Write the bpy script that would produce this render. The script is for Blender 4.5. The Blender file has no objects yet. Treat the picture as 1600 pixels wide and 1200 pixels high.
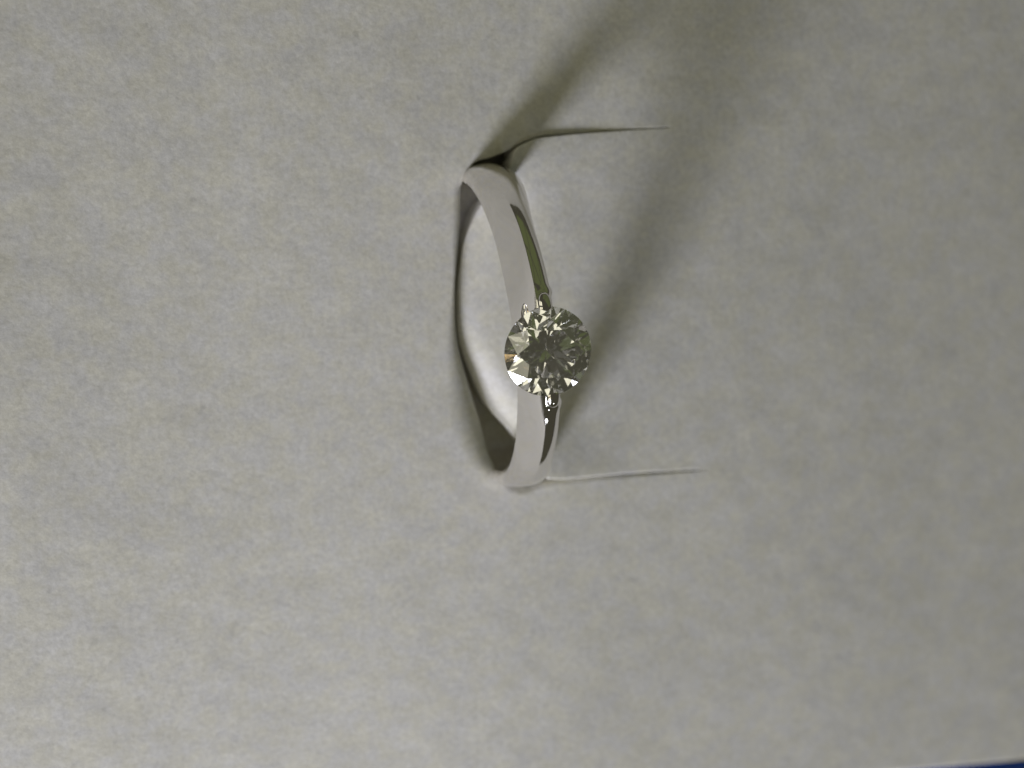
import bpy, bmesh, math, random
import numpy as np
from mathutils import Vector, Matrix, noise

random.seed(4)
S = 0.001                      # the scene is laid out in millimetres, 1 mm = 0.001 unit
scn = bpy.context.scene
COL = scn.collection

# ------------------------------------------------------------------ camera
PXMM = 24.0                    # pixels of the 1600 px photograph per mm at the pad
DIST = 78.0
TX, TY = 0.272, -0.192         # lean of the pad normal in the view
nC = np.array([TX, TY, math.sqrt(1 - TX * TX - TY * TY)])
xC = np.array([1.0, 0, 0]) - nC[0] * nC; xC /= np.linalg.norm(xC)
yC = np.cross(nC, xC)
W2C = np.stack([xC, yC, nC], axis=1)        # pad frame -> camera axes
C2W = W2C.T
cam_loc = C2W @ np.array([0, 0, DIST])
FOVW = 1600 / PXMM


def unproj(px, py, z=0.0):
    """point of the photograph -> point (mm) of the plane z of the pad frame"""
    d = C2W @ np.array([(px - 800) / PXMM, (600 - py) / PXMM, -DIST])
    t = (z - cam_loc[2]) / d[2]
    p = cam_loc + t * d
    return p


cam = bpy.data.cameras.new('camera')
cam.sensor_width = 36.0
cam.lens = 36.0 * DIST / FOVW
cam.clip_start = 0.001
cam.clip_end = 20.0
camo = bpy.data.objects.new('camera', cam)
COL.objects.link(camo)
M = Matrix([list(r) for r in C2W]).to_4x4()
M.translation = Vector(cam_loc * S)
camo.matrix_world = M
scn.camera = camo
cam.dof.use_dof = True
cam.dof.focus_distance = (DIST - 10.2) * S
cam.dof.aperture_fstop = 27.0

# ------------------------------------------------------------------ light
scn.view_settings.view_transform = 'Standard'
scn.view_settings.look = 'None'
scn.view_settings.exposure = 0.05
scn.view_settings.gamma = 1.0
cy = scn.cycles
cy.max_bounces = 32; cy.transmission_bounces = 28; cy.glossy_bounces = 20; cy.diffuse_bounces = 6
cy.sample_clamp_indirect = 6.0
cy.blur_glossy = 0.6
cy.use_denoising = True
cy.caustics_refractive = False

world = bpy.data.worlds.new('World')
scn.world = world
world.use_nodes = True
bg = world.node_tree.nodes['Background']
bg.inputs[0].default_value = (1.0, 0.95, 0.68, 1)
bg.inputs[1].default_value = 0.052


def area(name, direction, dist, sx, sy, radiance, color, target=(2.0, 3.0, 4.0), roll=0.0):
    d = Vector(direction).normalized()
    l = bpy.data.lights.new(name, 'AREA')
    l.shape = 'RECTANGLE'; l.size = sx; l.size_y = sy
    l.color = color
    l.energy = radiance * math.pi * sx * sy
    o = bpy.data.objects.new(name, l)
    COL.objects.link(o)
    t = Vector(target) * S
    o.location = t + d * dist
    q = d.to_track_quat('Z', 'Y')
    o.rotation_euler = (q.to_matrix() @ Matrix.Rotation(roll, 3, 'Z')).to_euler()
    return o


def panes(name, az, el, dist, w, h, cols, rows, bar, radiance, color):
    """a window: its panes are lamps side by side with the bars left dark"""
    a, e = math.radians(az), math.radians(el)
    d = Vector((math.cos(a) * math.cos(e), math.sin(a) * math.cos(e), math.sin(e)))
    R = d.to_track_quat('Z', 'Y').to_matrix()
    pw, ph = (w - bar * (cols - 1)) / cols, (h - bar * (rows - 1)) / rows
    for i in range(cols):
        for j in range(rows):
            o = area(name, d, dist, pw, ph, radiance, color)
            off = R @ Vector(((i - (cols - 1) / 2) * (pw + bar), (j - (rows - 1) / 2) * (ph + bar), 0))
            o.location += off


panes('window_light', 232, 19.5, 0.225, 0.052, 0.056, 2, 2, 0.003, 50.0, (0.94, 0.95, 1.085))
panes('room_fill', 196, 26, 0.26, 0.30, 0.25, 3, 2, 0.040, 1.15, (1.0, 0.955, 0.74))
panes('second_window', 288, 30, 0.36, 0.018, 0.026, 2, 1, 0.002, 30.0, (0.93, 0.96, 1.0))
area('orange_flash_lamp', (-0.845, -0.364, 0.388), 0.20, 0.012, 0.014, 6.0, (1.0, 0.66, 0.28))  # added lamp, stands in for the stone's orange dispersion flash
panes('garden_window', 49, 33, 0.85, 1.40, 0.95, 3, 2, 0.035, 0.062, (0.58, 0.84, 0.14))


# ------------------------------------------------------------------ helpers
def link(o, parent=None):
    COL.objects.link(o)
    if parent: o.parent = parent
    return o


def mesh_obj(name, verts, faces, mat, parent=None, smooth=True):
    me = bpy.data.meshes.new(name)
    me.from_pydata([tuple(v) for v in verts], [], faces)
    me.materials.append(mat)
    if smooth: me.polygons.foreach_set('use_smooth', [True] * len(me.polygons))
    me.update()
    return link(bpy.data.objects.new(name, me), parent)


def thing(name, label, cat, loc=(0, 0, 0), kind=None):
    o = bpy.data.objects.new(name, None)
    o.empty_display_size = 0.005
    COL.objects.link(o)
    o.location = loc
    o['label'] = label; o['category'] = cat
    if kind: o['kind'] = kind
    return o


class NT:
    def __init__(self, name):
        self.m = bpy.data.materials.new(name); self.m.use_nodes = True
        self.t = self.m.node_tree; self.t.nodes.clear()
        self.out = self.t.nodes.new('ShaderNodeOutputMaterial')

    def n(self, typ, **kw):
        x = self.t.nodes.new('ShaderNode' + typ)
        for k, v in kw.items():
            if k.startswith('i_'): x.inputs[k[2:].replace('_', ' ')].default_value = v
            elif isinstance(v, tuple) and k == 'ins':
                pass
            else: setattr(x, k, v)
        return x

    def l(self, a, b): self.t.links.new(a, b)


def felt_material():
    T = NT('off_white_felt')
    co = T.n('NewGeometry').outputs['Position']

    def nz(scale, detail=3.0, rough=0.6, dist=0.0, stretch=None):
        v = co
        if stretch:
            mp = T.n('Mapping'); mp.inputs['Scale'].default_value = stretch
            T.l(co, mp.inputs['Vector']); v = mp.outputs[0]
        x = T.n('TexNoise'); x.inputs['Scale'].default_value = scale; x.inputs['Detail'].default_value = detail
        x.inputs['Roughness'].default_value = rough; x.inputs['Distortion'].default_value = dist
        T.l(v, x.inputs['Vector']); return x

    def rng(sock, a, b, c, d):
        r = T.n('MapRange'); T.l(sock, r.inputs[0])
        for k, val in zip((1, 2, 3, 4), (a, b, c, d)): r.inputs[k].default_value = val
        return r.outputs[0]

    def mul(a, b):
        m = T.n('Math', operation='MULTIPLY'); T.l(a, m.inputs[0]); T.l(b, m.inputs[1]); return m.outputs[0]
    big = rng(nz(260, 3, 0.55, 0.6).outputs[0], 0.3, 0.7, 0.965, 1.03)
    streak = rng(nz(520, 4, 0.6, 0.4, (0.75, 1.15, 1.0)).outputs[0], 0.3, 0.7, 0.945, 1.05)
    fine = rng(nz(2900, 4, 0.75, 0.2).outputs[0], 0.3, 0.7, 0.86, 1.13)
    speck = rng(nz(800, 1, 0.5).outputs[0], 0.19, 0.25, 0.85, 1.0)
    val = mul(mul(big, streak), mul(fine, speck))
    hue = nz(700, 2, 0.6)
    mix = T.n('Mix', data_type='RGBA')
    T.l(rng(hue.outputs[0], 0.35, 0.65, 0, 1), mix.inputs[0])
    mix.inputs[6].default_value = (0.745, 0.725, 0.635, 1)
    mix.inputs[7].default_value = (0.725, 0.715, 0.69, 1)
    vm = T.n('VectorMath', operation='SCALE')
    T.l(mix.outputs[2], vm.inputs[0]); T.l(val, vm.inputs['Scale'])
    b = T.n('BsdfPrincipled'); b.inputs['Roughness'].default_value = 1.0
    b.inputs['Specular IOR Level'].default_value = 0.1
    b.inputs['Sheen Weight'].default_value = 0.12
    b.inputs['Sheen Roughness'].default_value = 0.6
    T.l(vm.outputs[0], b.inputs['Base Color'])
    # nap of the felt
    add = T.n('Math', operation='ADD')
    T.l(nz(2600, 4, 0.7).outputs[0], add.inputs[0]); T.l(mul(nz(800, 3, 0.6).outputs[0], rng(co, 0, 1, 1.6, 1.6)), add.inputs[1])
    bp = T.n('Bump'); bp.inputs['Strength'].default_value = 0.3; bp.inputs['Distance'].default_value = 0.00005
    T.l(add.outputs[0], bp.inputs['Height']); T.l(bp.outputs[0], b.inputs['Normal'])
    T.l(b.outputs[0], T.out.inputs[0])
    return T.m


def metal_material():
    T = NT('polished_white_gold')
    b = T.n('BsdfPrincipled'); b.inputs['Metallic'].default_value = 1.0
    b.inputs['Base Color'].default_value = (0.86, 0.835, 0.81, 1)
    co = T.n('NewGeometry').outputs['Position']
    mp = T.n('Mapping'); mp.inputs['Scale'].default_value = (1, 0.12, 0.5); T.l(co, mp.inputs[0])
    nz = T.n('TexNoise'); nz.inputs['Scale'].default_value = 5200; nz.inputs['Detail'].default_value = 2
    T.l(mp.outputs[0], nz.inputs['Vector'])
    bp = T.n('Bump'); bp.inputs['Strength'].default_value = 0.10; bp.inputs['Distance'].default_value = 0.00001
    mr = T.n('MapRange'); T.l(nz.outputs[0], mr.inputs[0])
    for k, v in zip((1, 2, 3, 4), (0.3, 0.7, 0.02, 0.10)): mr.inputs[k].default_value = v
    T.l(mr.outputs[0], b.inputs['Roughness'])
    T.l(nz.outputs[0], bp.inputs['Height']); T.l(bp.outputs[0], b.inputs['Normal'])
    T.l(b.outputs[0], T.out.inputs[0])
    return T.m


def diamond_material():
    T = NT('diamond')
    prev = None
    for c, ior in (((1, 1, 1, 1), 2.42),):
        g = T.n('BsdfGlass'); g.inputs['Roughness'].default_value = 0.0
        g.inputs['IOR'].default_value = ior
        g.inputs['Color'].default_value = c
        if prev is None: prev = g.outputs[0]
        else:
            a = T.n('AddShader'); T.l(prev, a.inputs[0]); T.l(g.outputs[0], a.inputs[1]); prev = a.outputs[0]
    T.l(prev, T.out.inputs[0])
    return T.m


def plain_material(name, col, rough=0.6):
    T = NT(name)
    b = T.n('BsdfPrincipled'); b.inputs['Roughness'].default_value = rough
    nz = T.n('TexNoise'); nz.inputs['Scale'].default_value = 900; nz.inputs['Detail'].default_value = 3
    T.l(T.n('NewGeometry').outputs['Position'], nz.inputs['Vector'])
    mx = T.n('Mix', data_type='RGBA'); T.l(nz.outputs[0], mx.inputs[0])
    mx.inputs[6].default_value = (*[c * 0.7 for c in col], 1); mx.inputs[7].default_value = (*[c * 1.3 for c in col], 1)
    T.l(mx.outputs[2], b.inputs['Base Color'])
    bp = T.n('Bump'); bp.inputs['Strength'].default_value = 0.3; bp.inputs['Distance'].default_value = 0.0001
    T.l(nz.outputs[0], bp.inputs['Height']); T.l(bp.outputs[0], b.inputs['Normal'])
    T.l(b.outputs[0], T.out.inputs[0])
    return T.m


FELT = felt_material()
METAL = metal_material()
DIAMOND = diamond_material()

# ------------------------------------------------------------------ the pad with its die-cut tongue
DEEP = 13.0
cen = unproj(930, 480)[:2]


def undul(x, y):
    a = noise.noise(Vector((x * 0.055 + 3.1, y * 0.055 - 1.7, 0.3)))
    b = noise.noise(Vector((x * 0.17 - 7.0, y * 0.17 + 2.2, 1.3)))
    sag = 0.092 * 5.0 * math.log1p(math.exp(min(40.0, (x - 4.0) / 5.0)))       # the right of the pad falls away
    sag -= 0.085 * 4.0 * math.log1p(math.exp(min(40.0, (-x - 21.0) / 4.0)))     # left side lifted to darken the left corners
    return 0.18 * a + 0.03 * b + 0.012 * noise.noise(Vector((x * 0.32, y * 0.55 + x * 0.2, 4.0))) - sag


# outline of the slot in the pad (px, py, lip width mm, lip drop mm)
pad_edge = [(1060, 198, 0.10, 0.03), (1000, 201, 0.18, 0.06), (900, 208, 0.25, 0.10), (850, 212, 0.3, 0.15), (815, 224, 0.5, 0.25),
            (795, 236, 0.6, 0.3), (770, 246, 0.6, 0.3), (742, 256, 0.6, 0.35), (723, 290, 0.7, 0.4), (721, 345, 0.7, 0.4), (714, 420, 0.3, 0.15),
            (712, 470, 0.3, 0.16), (717, 535, 0.8, 0.45), (735, 600, 1.7, 0.8), (753, 655, 2.4, 1.0), (769, 715, 1.4, 0.9),
            (788, 748, 0.6, 0.45), (822, 766, 0.6, 0.25), (870, 755, 0.35, 0.12), (980, 747, 0.25, 0.10), (1060, 743, 0.15, 0.06), (1115, 740.5, 0.10, 0.03)]
# outline of the tongue
tongue_edge = [(1060, 199), (1000, 201.7), (900, 209), (850, 214), (828, 221), (808, 233), (799, 256), (786, 296), (760, 316), (743, 345),
               (727, 390), (718, 465), (722, 532), (743, 590), (768, 640), (800, 676), (822, 704), (843, 735), (858, 750), (880, 750.5), (980, 744.5), (1060, 742), (1115, 739.5)]


def densify(rows, n=8):
    R = [np.array(r, float) for r in rows]
    out = []
    for i in range(len(R) - 1):
        p0, p1, p2, p3 = R[max(i - 1, 0)], R[i], R[i + 1], R[min(i + 2, len(R) - 1)]
        straight = min(p1[0], p2[0]) > 850 - 1
        for k in range(n):
            t = k / n
            if straight: out.append(p1 + (p2 - p1) * t)
            else: out.append(0.5 * (2 * p1 + (p2 - p0) * t + (2 * p0 - 5 * p1 + 4 * p2 - p3) * t * t + (3 * p1 - p0 - 3 * p2 + p3) * t ** 3))
    out.append(R[-1])
    return out


def polar_table(rows, k):
    rows = densify(rows)
    ang, rad, ex = [], [], []
    for r in rows:
        p = unproj(r[0], r[1])[:2] - cen
        ang.append(math.atan2(p[1], p[0]) % (2 * math.pi)); rad.append(math.hypot(*p)); ex.append(r[2:])
    return np.unwrap(np.array(ang)), np.array(rad), np.array(ex) if k else None


def pchip(x, y, xs):
    h = np.diff(x); dl = np.diff(y) / h
    m = np.zeros_like(y)
    m[0], m[-1] = dl[0], dl[-1]
    for i in range(1, len(x) - 1):
        if dl[i - 1] * dl[i] > 0:
            w1, w2 = 2 * h[i] + h[i - 1], h[i] + 2 * h[i - 1]
            m[i] = (w1 + w2) / (w1 / dl[i - 1] + w2 / dl[i])
    i = np.clip(np.searchsorted(x, xs) - 1, 0, len(h) - 1)
    t = (xs - x[i]) / h[i]
    return ((1 + 2 * t) * (1 - t) ** 2 * y[i] + t * (1 - t) ** 2 * h[i] * m[i]
            + t * t * (3 - 2 * t) * y[i + 1] + t * t * (t - 1) * h[i] * m[i + 1])


pa, pr, pex = polar_table(pad_edge, True)
ta, tr, _ = polar_table([(a, b, 0) for a, b in tongue_edge], False)
A0, A1 = pa[0], pa[-1]                       # the slot runs from A0 round the left to A1
tip0 = unproj(1060, 198)[:2]; tip1 = unproj(1115, 740.5)[:2]
NCUT, NHINGE = 900, 260
phis = np.concatenate([np.linspace(A0, A1, NCUT), np.linspace(A1, A0 + 2 * math.pi, NHINGE + 2)[1:-1]])
NPHI = len(phis)


def hinge_r(phi):
    d = np.array([math.cos(phi), math.sin(phi)])
    e = tip1 - tip0; q = tip0 - cen
    return (q[0] * e[1] - q[1] * e[0]) / (d[0] * e[1] - d[1] * e[0])


rho_p, rho_t, lipw, lipd = (np.zeros(NPHI) for _ in range(4))
for i, f in enumerate(phis):
    if i < NCUT:
        rho_p[i] = pchip(pa, pr, np.array([f]))[0]
        rho_t[i] = pchip(ta, tr, np.array([min(max(f, ta[0]), ta[-1])]))[0]
        lipw[i] = np.interp(f, pa, pex[:, 0]); lipd[i] = np.interp(f, pa, pex[:, 1])
        fade = min(1.0, i / 8, (NCUT - 1 - i) / 8)
        rho_t[i] = min(rho_t[i], rho_p[i] - 0.04 * fade)
        if fade < 1: rho_t[i] = rho_t[i] * fade + rho_p[i] * (1 - fade) if fade > 0 else rho_p[i]
    else:
        rho_p[i] = rho_t[i] = hinge_r(f)
        lipw[i] = 0.10; lipd[i] = 0.0


def pad_h(x, y):
    return undul(x, y)


# outer outline of the pad: half-planes (normal, distance from the centre)
e0 = e1 = np.zeros(2)
for _ in range(6):
    e0 = unproj(1438, 1201, undul(*e0) - 0.6)[:2]; e1 = unproj(1600, 1186, undul(*e1) - 0.6)[:2]
ed = (e1 - e0) / np.linalg.norm(e1 - e0)
edge_n = np.array([ed[1], -ed[0]])           # points out of the pad, towards the lower edge
half = [(edge_n, float(np.dot(edge_n, e0 - cen))), (-edge_n, 62.0), (ed, 62.0), (-ed, 92.0)]


def outer_r(phi):
    d = np.array([math.cos(phi), math.sin(phi)])
    return min(k / max(1e-6, float(np.dot(n, d))) for n, k in half if np.dot(n, d) > 1e-6)


NR = 150
RB = 0.8                                     # rounding of the pad's outer edge
verts, faces = [], []
rings = []
us = np.linspace(0, 1, NR)
for wall in (-DEEP, -6.0, -2.0):
    rings.append(('w', wall))
rings += [('l', t) for t in np.linspace(0, 1, 14)] + [('r', u) for u in us[1:]] + [('o', t) for t in np.linspace(0.1, 1, 9)] + [('e', -DEEP)]
for kind, par in rings:
    for i, f in enumerate(phis):
        c, s = math.cos(f), math.sin(f)
        cut = i < NCUT
        ro = outer_r(f)
        w = lipw[i]
        if kind == 'w':
            r = rho_p[i]
            x, y = cen[0] + r * c, cen[1] + r * s
            z = pad_h(x, y) - lipd[i] + (par if (cut and 12 < i < NCUT - 12) else -0.001 * abs(par))
        elif kind == 'l':
            a = par * math.pi / 2
            r = rho_p[i] + w * (1 - math.cos(a))
            x, y = cen[0] + r * c, cen[1] + r * s
            z = pad_h(x, y) - lipd[i] * (1 - math.sin(a))
        elif kind == 'r':
            r = (rho_p[i] + w) + (ro - RB - rho_p[i] - w) * par ** 1.8
            x, y = cen[0] + r * c, cen[1] + r * s
            z = pad_h(x, y)
        elif kind == 'o':
            a = par * math.pi / 2
            r = ro - RB + RB * math.sin(a)
            x, y = cen[0] + r * c, cen[1] + r * s
            z = pad_h(x, y) - RB * (1 - math.cos(a))
        else:
            r = ro; x, y = cen[0] + r * c, cen[1] + r * s; z = par
        verts.append((x * S, y * S, z * S))
for k in range(len(rings) - 1):
    for i in range(NPHI):
        j = (i + 1) % NPHI
        if k < 3 and not (12 < i < NCUT - 13): continue
        faces.append((k * NPHI + i, (k + 1) * NPHI + i, (k + 1) * NPHI + j, k * NPHI + j))
pad = thing('display_pad', 'off-white felt ring pad with a cut tongue holding the ring upright', 'pad', (0, 0, -DEEP * S))
po = mesh_obj('cushion', verts, faces, FELT, pad)
po.location = (0, 0, DEEP * S)


def sstep(a, b, x):
    t = min(1, max(0, (x - a) / (b - a))); return t * t * (3 - 2 * t)


# the tongue: a sheet from the hinge on the right, bent down at its left end
xl = unproj(715, 480)[0]; xm = unproj(860, 480)[0]; xh = unproj(1060, 480)[0]
ytop = unproj(850, 215)[1]; ybot = unproj(870, 752)[1]


def tongue_z(x, y):
    dip = 1.0 - sstep(xl - 2.0, xm, x)
    mid_ = sstep(ybot - 1.0, ybot + 3.5, y) * (1 - sstep(ytop - 5.0, ytop - 0.5, y))
    z = pad_h(x, y) - (0.36 + 0.20 * mid_) * dip ** 1.6
    free = 1 - sstep(xl + 6, xh, x)
    up = sstep(ytop - 5.0, ytop, y)
    lo = 1 - sstep(ybot, ybot + 4.5, y)
    rise = (1 - sstep(xm - 1, xh - 1.0, x)) * sstep(xl + 2, xm - 3, x)
    z += 0.26 * up * rise + 0.42 * lo * rise
    return z


TH = 2.2
# how far the rim of the tongue is pressed down, round the slot
bend_a, _, bend_d = polar_table([(1060, 198, 0), (850, 214, 0), (760, 300, 0.2), (722, 400, 0.12), (718, 470, 0.12), (726, 540, 0.4), (745, 600, 0.9),
                                 (780, 660, 1.0), (815, 700, 0.8), (850, 745, 0.1), (880, 750, 0), (1115, 740.5, 0)], True)
bend_d = bend_d[:, 0]
verts, faces = [], []
NT_ = 110
LIP = 0.18
rows = [('w', -TH), ('w', -0.8)] + [('l', t) for t in np.linspace(0, 1, 8)] + [('r', u) for u in np.linspace(0, 1, NT_)[1:-1]]
for kind, par in rows:
    for i, f in enumerate(phis):
        c, s = math.cos(f), math.sin(f)
        cut = i < NCUT
        lw = LIP * (0.3 + 0.7 * sstep(0.15, 0.75, i / NCUT)) * min(1, i / 15, (NCUT - 1 - i) / 15) if cut else 0.0
        lw = max(lw, 0.02)
        ld = lw if cut else 0.0
        if kind == 'w': r = rho_t[i]; dz = (par if cut else -0.0001) - ld
        elif kind == 'l':
            a = par * math.pi / 2; r = rho_t[i] - lw * (1 - math.cos(a)); dz = -ld * (1 - math.sin(a))
        else: r = (rho_t[i] - lw) * (1 - par); dz = 0
        x, y = cen[0] + r * c, cen[1] + r * s
        bend = np.interp(f, bend_a, bend_d) * math.exp(-((rho_t[i] - r) / 1.1) ** 2) if cut else 0.0
        verts.append((x * S, y * S, (tongue_z(x, y) + dz - bend) * S))
verts.append((cen[0] * S, cen[1] * S, tongue_z(*cen) * S))
for k in range(len(rows) - 1):
    for i in range(NPHI):
        j = (i + 1) % NPHI
        if k < 2 and not (2 < i < NCUT - 3): continue
        faces.append((k * NPHI + i, k * NPHI + j, (k + 1) * NPHI + j, (k + 1) * NPHI + i)[::-1])
k = len(rows) - 1
for i in range(NPHI):
    faces.append((k * NPHI + i, k * NPHI + (i + 1) % NPHI, len(verts) - 1))
to = mesh_obj('tongue', verts, faces, FELT, pad)
to.location = (0, 0, DEEP * S)
bm = bmesh.new(); bm.from_mesh(to.data); bmesh.ops.recalc_face_normals(bm, faces=bm.faces); bm.to_mesh(to.data); bm.free()

fv = [(cen[0] * S, cen[1] * S, -3.2 * S)] + [((cen[0] + (rho_p[i] + 1.5) * math.cos(f)) * S, (cen[1] + (rho_p[i] + 1.5) * math.sin(f)) * S, -3.2 * S)
                                            for i, f in enumerate(phis)]
fo = mesh_obj('foam', fv, [(0, 1 + i, 1 + (i + 1) % NPHI) for i in range(NPHI)], FELT, pad, smooth=False)
fo.location = (0, 0, DEEP * S)

# ------------------------------------------------------------------ the tray under the pad
BLACK = plain_material('black_leatherette', (0.006, 0.006, 0.008), 0.5)
FRINGE = plain_material('blue_fringe', (0.015, 0.08, 0.42), 0.45)  # lens colour fringing painted as a material
tray = thing('display_tray', 'black tray showing past the corner of the pad, with an added blue lens-fringe strip', 'tray', (0, 0, (-DEEP - 2.2) * S))


def prism(name, pts, z0, z1, mat, parent, bev=0.3):
    bm = bmesh.new()
    vs = [bm.verts.new((p[0] * S, p[1] * S, z0 * S)) for p in pts]
    f = bm.faces.new(vs)
    r = bmesh.ops.extrude_face_region(bm, geom=[f])
    for v in r['geom']:
        if isinstance(v, bmesh.types.BMVert): v.co.z = z1 * S
    bmesh.ops.recalc_face_normals(bm, faces=bm.faces)
    bmesh.ops.bevel(bm, geom=list(bm.edges), offset=bev * S, segments=2, affect='EDGES', profile=0.5)
    me = bpy.data.meshes.new(name); bm.to_mesh(me); bm.free()
    me.materials.append(mat)
    o = link(bpy.data.objects.new(name, me), parent)
    o.location = (0, 0, (DEEP + 2.2) * S)
    return o


def strip(o0, o1, a0=-100.0, a1=70.0):
    k = half[0][1]
    b = cen + edge_n * (k + o0); c = cen + edge_n * (k + o1)
    return [b + ed * a0, b + ed * a1, c + ed * a1, c + ed * a0]


base_pts = [cen + edge_n * (half[0][1] + 14) - ed * 100, cen + edge_n * (half[0][1] + 14) + ed * 70,
            cen - edge_n * 66 + ed * 70, cen - edge_n * 66 - ed * 100]
prism('base', base_pts, -DEEP - 2.2, -DEEP - 0.02, BLACK, tray)
prism('fringe_strip', strip(0.03, 0.40), -DEEP + 0.0, -3.6, FRINGE, tray)  # added strip, its blue stands in for the lens colour fringe
prism('rim', strip(0.46, 12.0), -DEEP + 0.0, -4.8, BLACK, tray, 0.5)

# ------------------------------------------------------------------ the ring
RO, RI = 10.55, 8.45           # outer and inner radius of the band
ZC = -0.9                      # height of the ring's centre over the pad
mid = unproj(789, 512, 0.0)
chord = unproj(812, 757)[:2] - unproj(763, 253)[:2]
ey = -chord / np.linalg.norm(chord)              # along the finger-hole plane, towards the top of the photograph
ax = np.array([ey[1], -ey[0]])                   # ring axis, to the right
LEAN = math.radians(0.0)
SPIN = math.radians(0.0)
ring = thing('diamond_ring', 'white gold solitaire ring with a round brilliant diamond, standing in the pad', 'ring',
             (mid[0] * S, mid[1] * S, (ZC - RO) * S))
Rr = Matrix(((ax[0], ey[0], 0), (ax[1], ey[1], 0), (0, 0, 1)))       # local x = axis, y = along, z = up
Rr = Rr @ Matrix.Rotation(LEAN, 3, 'Y') @ Matrix.Rotation(SPIN, 3, 'X')
ring.rotation_euler = Rr.to_euler()
UP = Vector((0, 0, RO * S))

STONE_ROT = 17.0
CROWN, TABLE = 34.5, 0.57
PAV = 43.0
DG = 5.18                      # girdle diameter
GR = DG / 2
GZ = 10.15                     # girdle plane over the ring centre


def band_profile(t):
    """cross-section (axial, radius) at angle t from the top, ordered round the section: by the stone a flat side
    on the left up to a crease and a rounded back on the right, lower down a plain rounded band"""
    arc = abs(t) * RO
    neck = math.exp(-((arc - 3.62) / 0.26) ** 2)
    dome = sstep(7.2, 13.5, arc)
    ri = RI + 0.68 * sstep(4.0, 13.0, arc)
    ra = 1.0                                     # radius of the rounded back
    xc0 = -0.36
    top = RO - 0.10 * neck
    xc = xc0 + 0.14 * neck                       # crease
    a0 = math.radians(-6)
    cx, cr = xc - ra * math.sin(a0), top - ra
    xl, xr = -1.56, xc0 + 1.1
    n, m = 22, 9
    hi = []
    for k in range(n + 1):                       # rounded back, right to left
        a = math.radians(86) + (a0 - math.radians(86)) * k / n
        hi.append((cx + ra * math.sin(a), cr + ra * math.cos(a)))
    q = (xc0 - 0.025, RO - 0.024)                # broken edge of the crease
    hi.append(q)
    for k in range(1, m):                        # flat side, a little hollowed towards the finger
        u = k / (m - 1)
        hi.append((q[0] + (xl - q[0]) * u ** 0.93, q[1] + (ri + 0.30 - q[1]) * u))
    lo = []
    xL, xR = -1.72, 1.38
    h = RO - ri - 0.35
    for k in range(n + 1 + m):
        a = math.radians(88) - math.radians(88 + 6) * k / n if k <= n else math.radians(-6) - math.radians(82) * (k - n) / m
        e = 2 / 2.3
        lo.append(((xL + xR) / 2 + (xR - xL) / 2 * math.copysign(abs(math.sin(a)) ** e, a), ri + 0.35 + h * math.cos(a) ** e))
    pts = []
    x0, x1 = xl + (xL - xl) * dome, xr + (xR - xr) * dome
    for k in range(9):                           # inner surface
        u = k / 8
        pts.append((x0 + 0.08 + (x1 - 0.05 - x0 - 0.08) * u, ri + 0.18 * abs(2 * u - 1) ** 3))
    for p, r in zip(hi, lo):
        pts.append((p[0] + (r[0] - p[0]) * dome, p[1] + (r[1] - p[1]) * dome))
    return pts


def build_band():
    ts = []
    N1 = 260
    near = 0.62
    ts += list(np.linspace(-near, near, N1, endpoint=False))
    ts += list(np.linspace(near, 2 * math.pi - near, 420, endpoint=False))
    V, F = [], []
    for t in ts:
        tt = (t + math.pi) % (2 * math.pi) - math.pi
        prof = band_profile(tt)
        for a, r in prof:
            V.append((a * S, r * math.sin(t) * S, r * math.cos(t) * S))
    n = len(prof)
    m = len(ts)
    for i in range(m):
        for j in range(n):
            F.append((i * n + j, ((i + 1) % m) * n + j, ((i + 1) % m) * n + (j + 1) % n, i * n + (j + 1) % n))
    return V, F


def revolve(prof, nseg, z0=0.0):
    """closed solid of revolution about the local z axis; prof from axis to axis"""
    V, F = [], []
    V.append((0, 0, prof[0][1] * S))
    for r, z in prof[1:-1]:
        for k in range(nseg):
            a = 2 * math.pi * k / nseg
            V.append((r * math.cos(a) * S, r * math.sin(a) * S, z * S))
    V.append((0, 0, prof[-1][1] * S))
    m = len(prof) - 2
    for k in range(nseg): F.append((0, 1 + (k + 1) % nseg, 1 + k))
    for i in range(m - 1):
        for k in range(nseg):
            a, b = 1 + i * nseg + k, 1 + i * nseg + (k + 1) % nseg
            F.append((a, b, b + nseg, a + nseg))
    for k in range(nseg):
        F.append((1 + (m - 1) * nseg + k, 1 + (m - 1) * nseg + (k + 1) % nseg, len(V) - 1))
    return V, F


TA = math.tan(math.radians(CROWN)); TP = math.tan(math.radians(PAV))
SEAT = [(0, GZ - GR * TP - 0.25), (0.25, GZ - GR * TP - 0.25), (GR * 1.015, GZ - 0.10), (GR * 1.015, GZ + 0.06),
        (GR * 0.90, GZ + 0.06 + GR * 0.10 * TA + 0.02), (GR * 0.90, GZ + 3.0), (0, GZ + 3.0)]


def fixed(name, V, F):
    me = bpy.data.meshes.new(name); me.from_pydata(V, [], F)
    bm = bmesh.new(); bm.from_mesh(me); bmesh.ops.recalc_face_normals(bm, faces=bm.faces); bm.to_mesh(me); bm.free()
    return me


def cut_with(me, cutter_me, name):
    a = bpy.data.objects.new('work', me); b = bpy.data.objects.new('cutter', cutter_me)
    COL.objects.link(a); COL.objects.link(b)
    md = a.modifiers.new('seat', 'BOOLEAN'); md.operation = 'DIFFERENCE'; md.object = b; md.solver = 'EXACT'
    dg = bpy.context.evaluated_depsgraph_get(); dg.update()
    res = bpy.data.meshes.new_from_object(a.evaluated_get(dg))
    res.name = name
    bpy.data.objects.remove(a); bpy.data.objects.remove(b)
    return res


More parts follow.
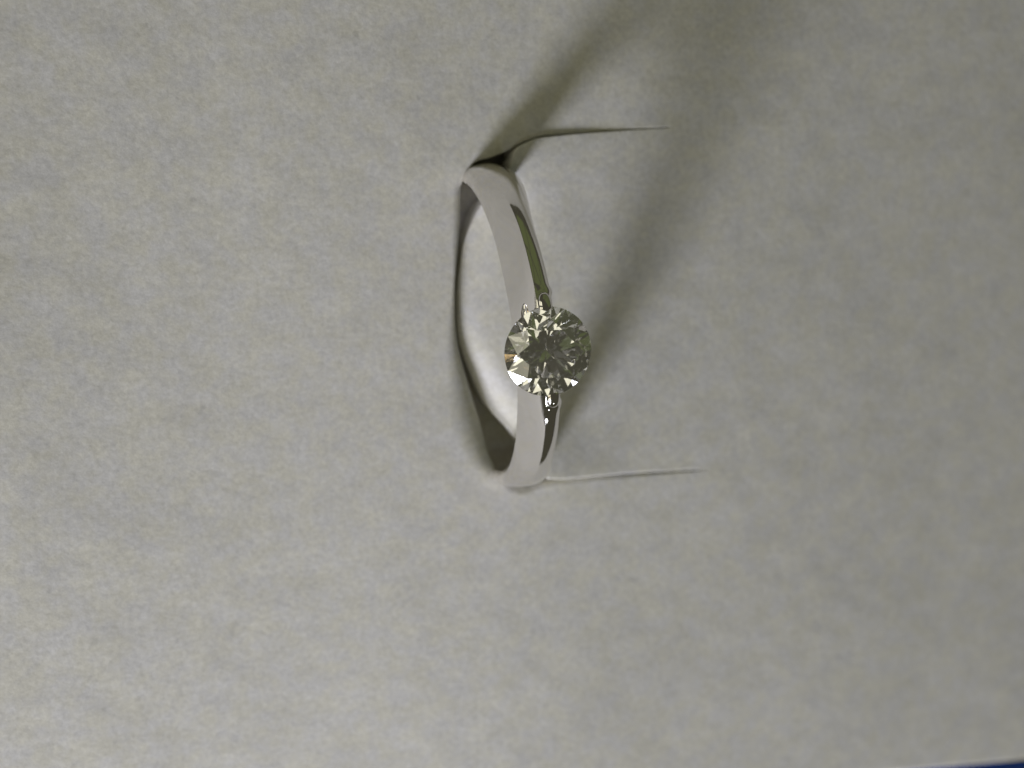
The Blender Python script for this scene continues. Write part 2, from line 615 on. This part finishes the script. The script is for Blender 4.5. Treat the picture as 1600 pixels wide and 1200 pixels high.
def finish_metal(me, name, ang=11):
    me.materials.clear(); me.materials.append(METAL)
    me.polygons.foreach_set('use_smooth', [True] * len(me.polygons))
    me.polygons.foreach_set('material_index', [0] * len(me.polygons))
    me.set_sharp_from_angle(angle=math.radians(ang))
    me.update()
    o = link(bpy.data.objects.new(name, me), ring)
    o.location = UP
    return o


sv, sf = revolve(SEAT, 96)
seat = fixed('seat', sv, sf)
bv, bf = build_band()
band_me = cut_with(fixed('band_blank', bv, bf), seat, 'band')
for sg in (1, -1):                               # pointed burr cuts beside the stone
    bm = bmesh.new()
    bmesh.ops.create_uvsphere(bm, u_segments=24, v_segments=16, radius=1.0)
    for v in bm.verts:
        v.co = Vector((-1.02 + v.co.x * 0.26, sg * ((2.15 if sg > 0 else 2.40) + v.co.y * (0.85 if sg > 0 else 1.0)), 9.5 + v.co.z * 0.34)) * S
    burr = bpy.data.meshes.new('burr'); bm.to_mesh(burr); bm.free()
    band_me = cut_with(band_me, burr, 'band')
    bpy.data.meshes.remove(burr)
finish_metal(band_me, 'band')


def claw(sg):
    """rounded claw at the end of the ridge that grips the girdle"""
    bm = bmesh.new()
    bmesh.ops.create_uvsphere(bm, u_segments=40, v_segments=24, radius=1.0)
    arc = 2.86 / RO * sg
    for v in bm.verts:
        x, y, z = (math.copysign(abs(c) ** 0.8, c) for c in v.co)
        taper = 1 - 0.16 * (1 + y * sg) / 2
        q = Vector((x * 0.46 * taper + 0.07, y * 0.66, z * 0.50))
        q = Matrix.Rotation(-arc, 3, 'X') @ (q + Vector((0, 0, RO - 0.33)))
        v.co = q * S
    me = bpy.data.meshes.new('claw_blank'); bm.to_mesh(me); bm.free()
    me = cut_with(me, seat, 'claw')
    return finish_metal(me, 'claw')


claw(1); claw(-1)
bpy.data.meshes.remove(seat)


def build_diamond():
    bm = bmesh.new()
    N = 96
    ht, hb = 2.0, -2.0
    top = [bm.verts.new((math.cos(2 * math.pi * k / N), math.sin(2 * math.pi * k / N), ht)) for k in range(N)]
    bot = [bm.verts.new((v.co.x, v.co.y, hb)) for v in top]
    bm.faces.new(top); bm.faces.new(bot[::-1])
    for k in range(N): bm.faces.new((top[k - 1], bot[k - 1], bot[k], top[k]))
    bmesh.ops.recalc_face_normals(bm, faces=bm.faces)

    def cut(co, no):
        no = Vector(no).normalized()
        r = bmesh.ops.bisect_plane(bm, geom=bm.verts[:] + bm.edges[:] + bm.faces[:], dist=1e-7, plane_co=co, plane_no=no, clear_outer=True)
        ed = [g for g in r['geom_cut'] if isinstance(g, bmesh.types.BMEdge)]
        if ed: bmesh.ops.contextual_create(bm, geom=ed)

    def plane3(a, b, c, outz):
        a, b, c = Vector(a), Vector(b), Vector(c)
        n = (b - a).cross(c - a)
        if n.z * outz < 0: n = -n
        return a, n
    g = 0.018                                     # half thickness of the girdle
    tr = TABLE
    cut((0, 0, g + (1 - tr) * TA), (0, 0, 1))
    P = lambda r, a, z: (r * math.cos(a), r * math.sin(a), z)
    for k in range(8):
        a = k * math.pi / 4
        cut(P(1, a, g), (math.sin(math.atan(TA)) * math.cos(a), math.sin(math.atan(TA)) * math.sin(a), math.cos(math.atan(TA))))
        cut(P(1, a, -g), (math.sin(math.atan(TP)) * math.cos(a), math.sin(math.atan(TP)) * math.sin(a), -math.cos(math.atan(TP))))
    rs = 0.763 if TABLE < 0.58 else 0.79; zs = g + (1 - rs * math.cos(math.pi / 8)) * TA
    rl = 0.245; zl = -g - (1 - rl * math.cos(math.pi / 8)) * TP
    zt = g + (1 - tr) * TA
    for k in range(8):
        a = k * math.pi / 4; b = a + math.pi / 8; c = a + math.pi / 4
        cut(*plane3(P(tr, a, zt), P(tr, c, zt), P(rs, b, zs), 1))                    # star
        cut(*plane3(P(rs, b, zs), P(1, a, g), P(1, b, g + 0.004), 1))                # upper halves
        cut(*plane3(P(rs, b, zs), P(1, c, g), P(1, b, g + 0.004), 1))
        cut(*plane3(P(rl, b, zl), P(1, a, -g), P(1, b, -g - 0.004), -1))             # lower halves
        cut(*plane3(P(rl, b, zl), P(1, c, -g), P(1, b, -g - 0.004), -1))
    bmesh.ops.recalc_face_normals(bm, faces=bm.faces)
    bmesh.ops.scale(bm, vec=(GR * S,) * 3, verts=bm.verts)
    bmesh.ops.rotate(bm, cent=(0, 0, 0), matrix=Matrix.Rotation(math.radians(STONE_ROT), 3, 'Z'), verts=bm.verts)
    me = bpy.data.meshes.new('diamond'); bm.to_mesh(me); bm.free()
    me.materials.append(DIAMOND)
    o = link(bpy.data.objects.new('diamond', me), ring)
    o.location = UP + Vector((0, 0, GZ * S))
    o['label'] = 'round brilliant cut diamond'
    return o


build_diamond()
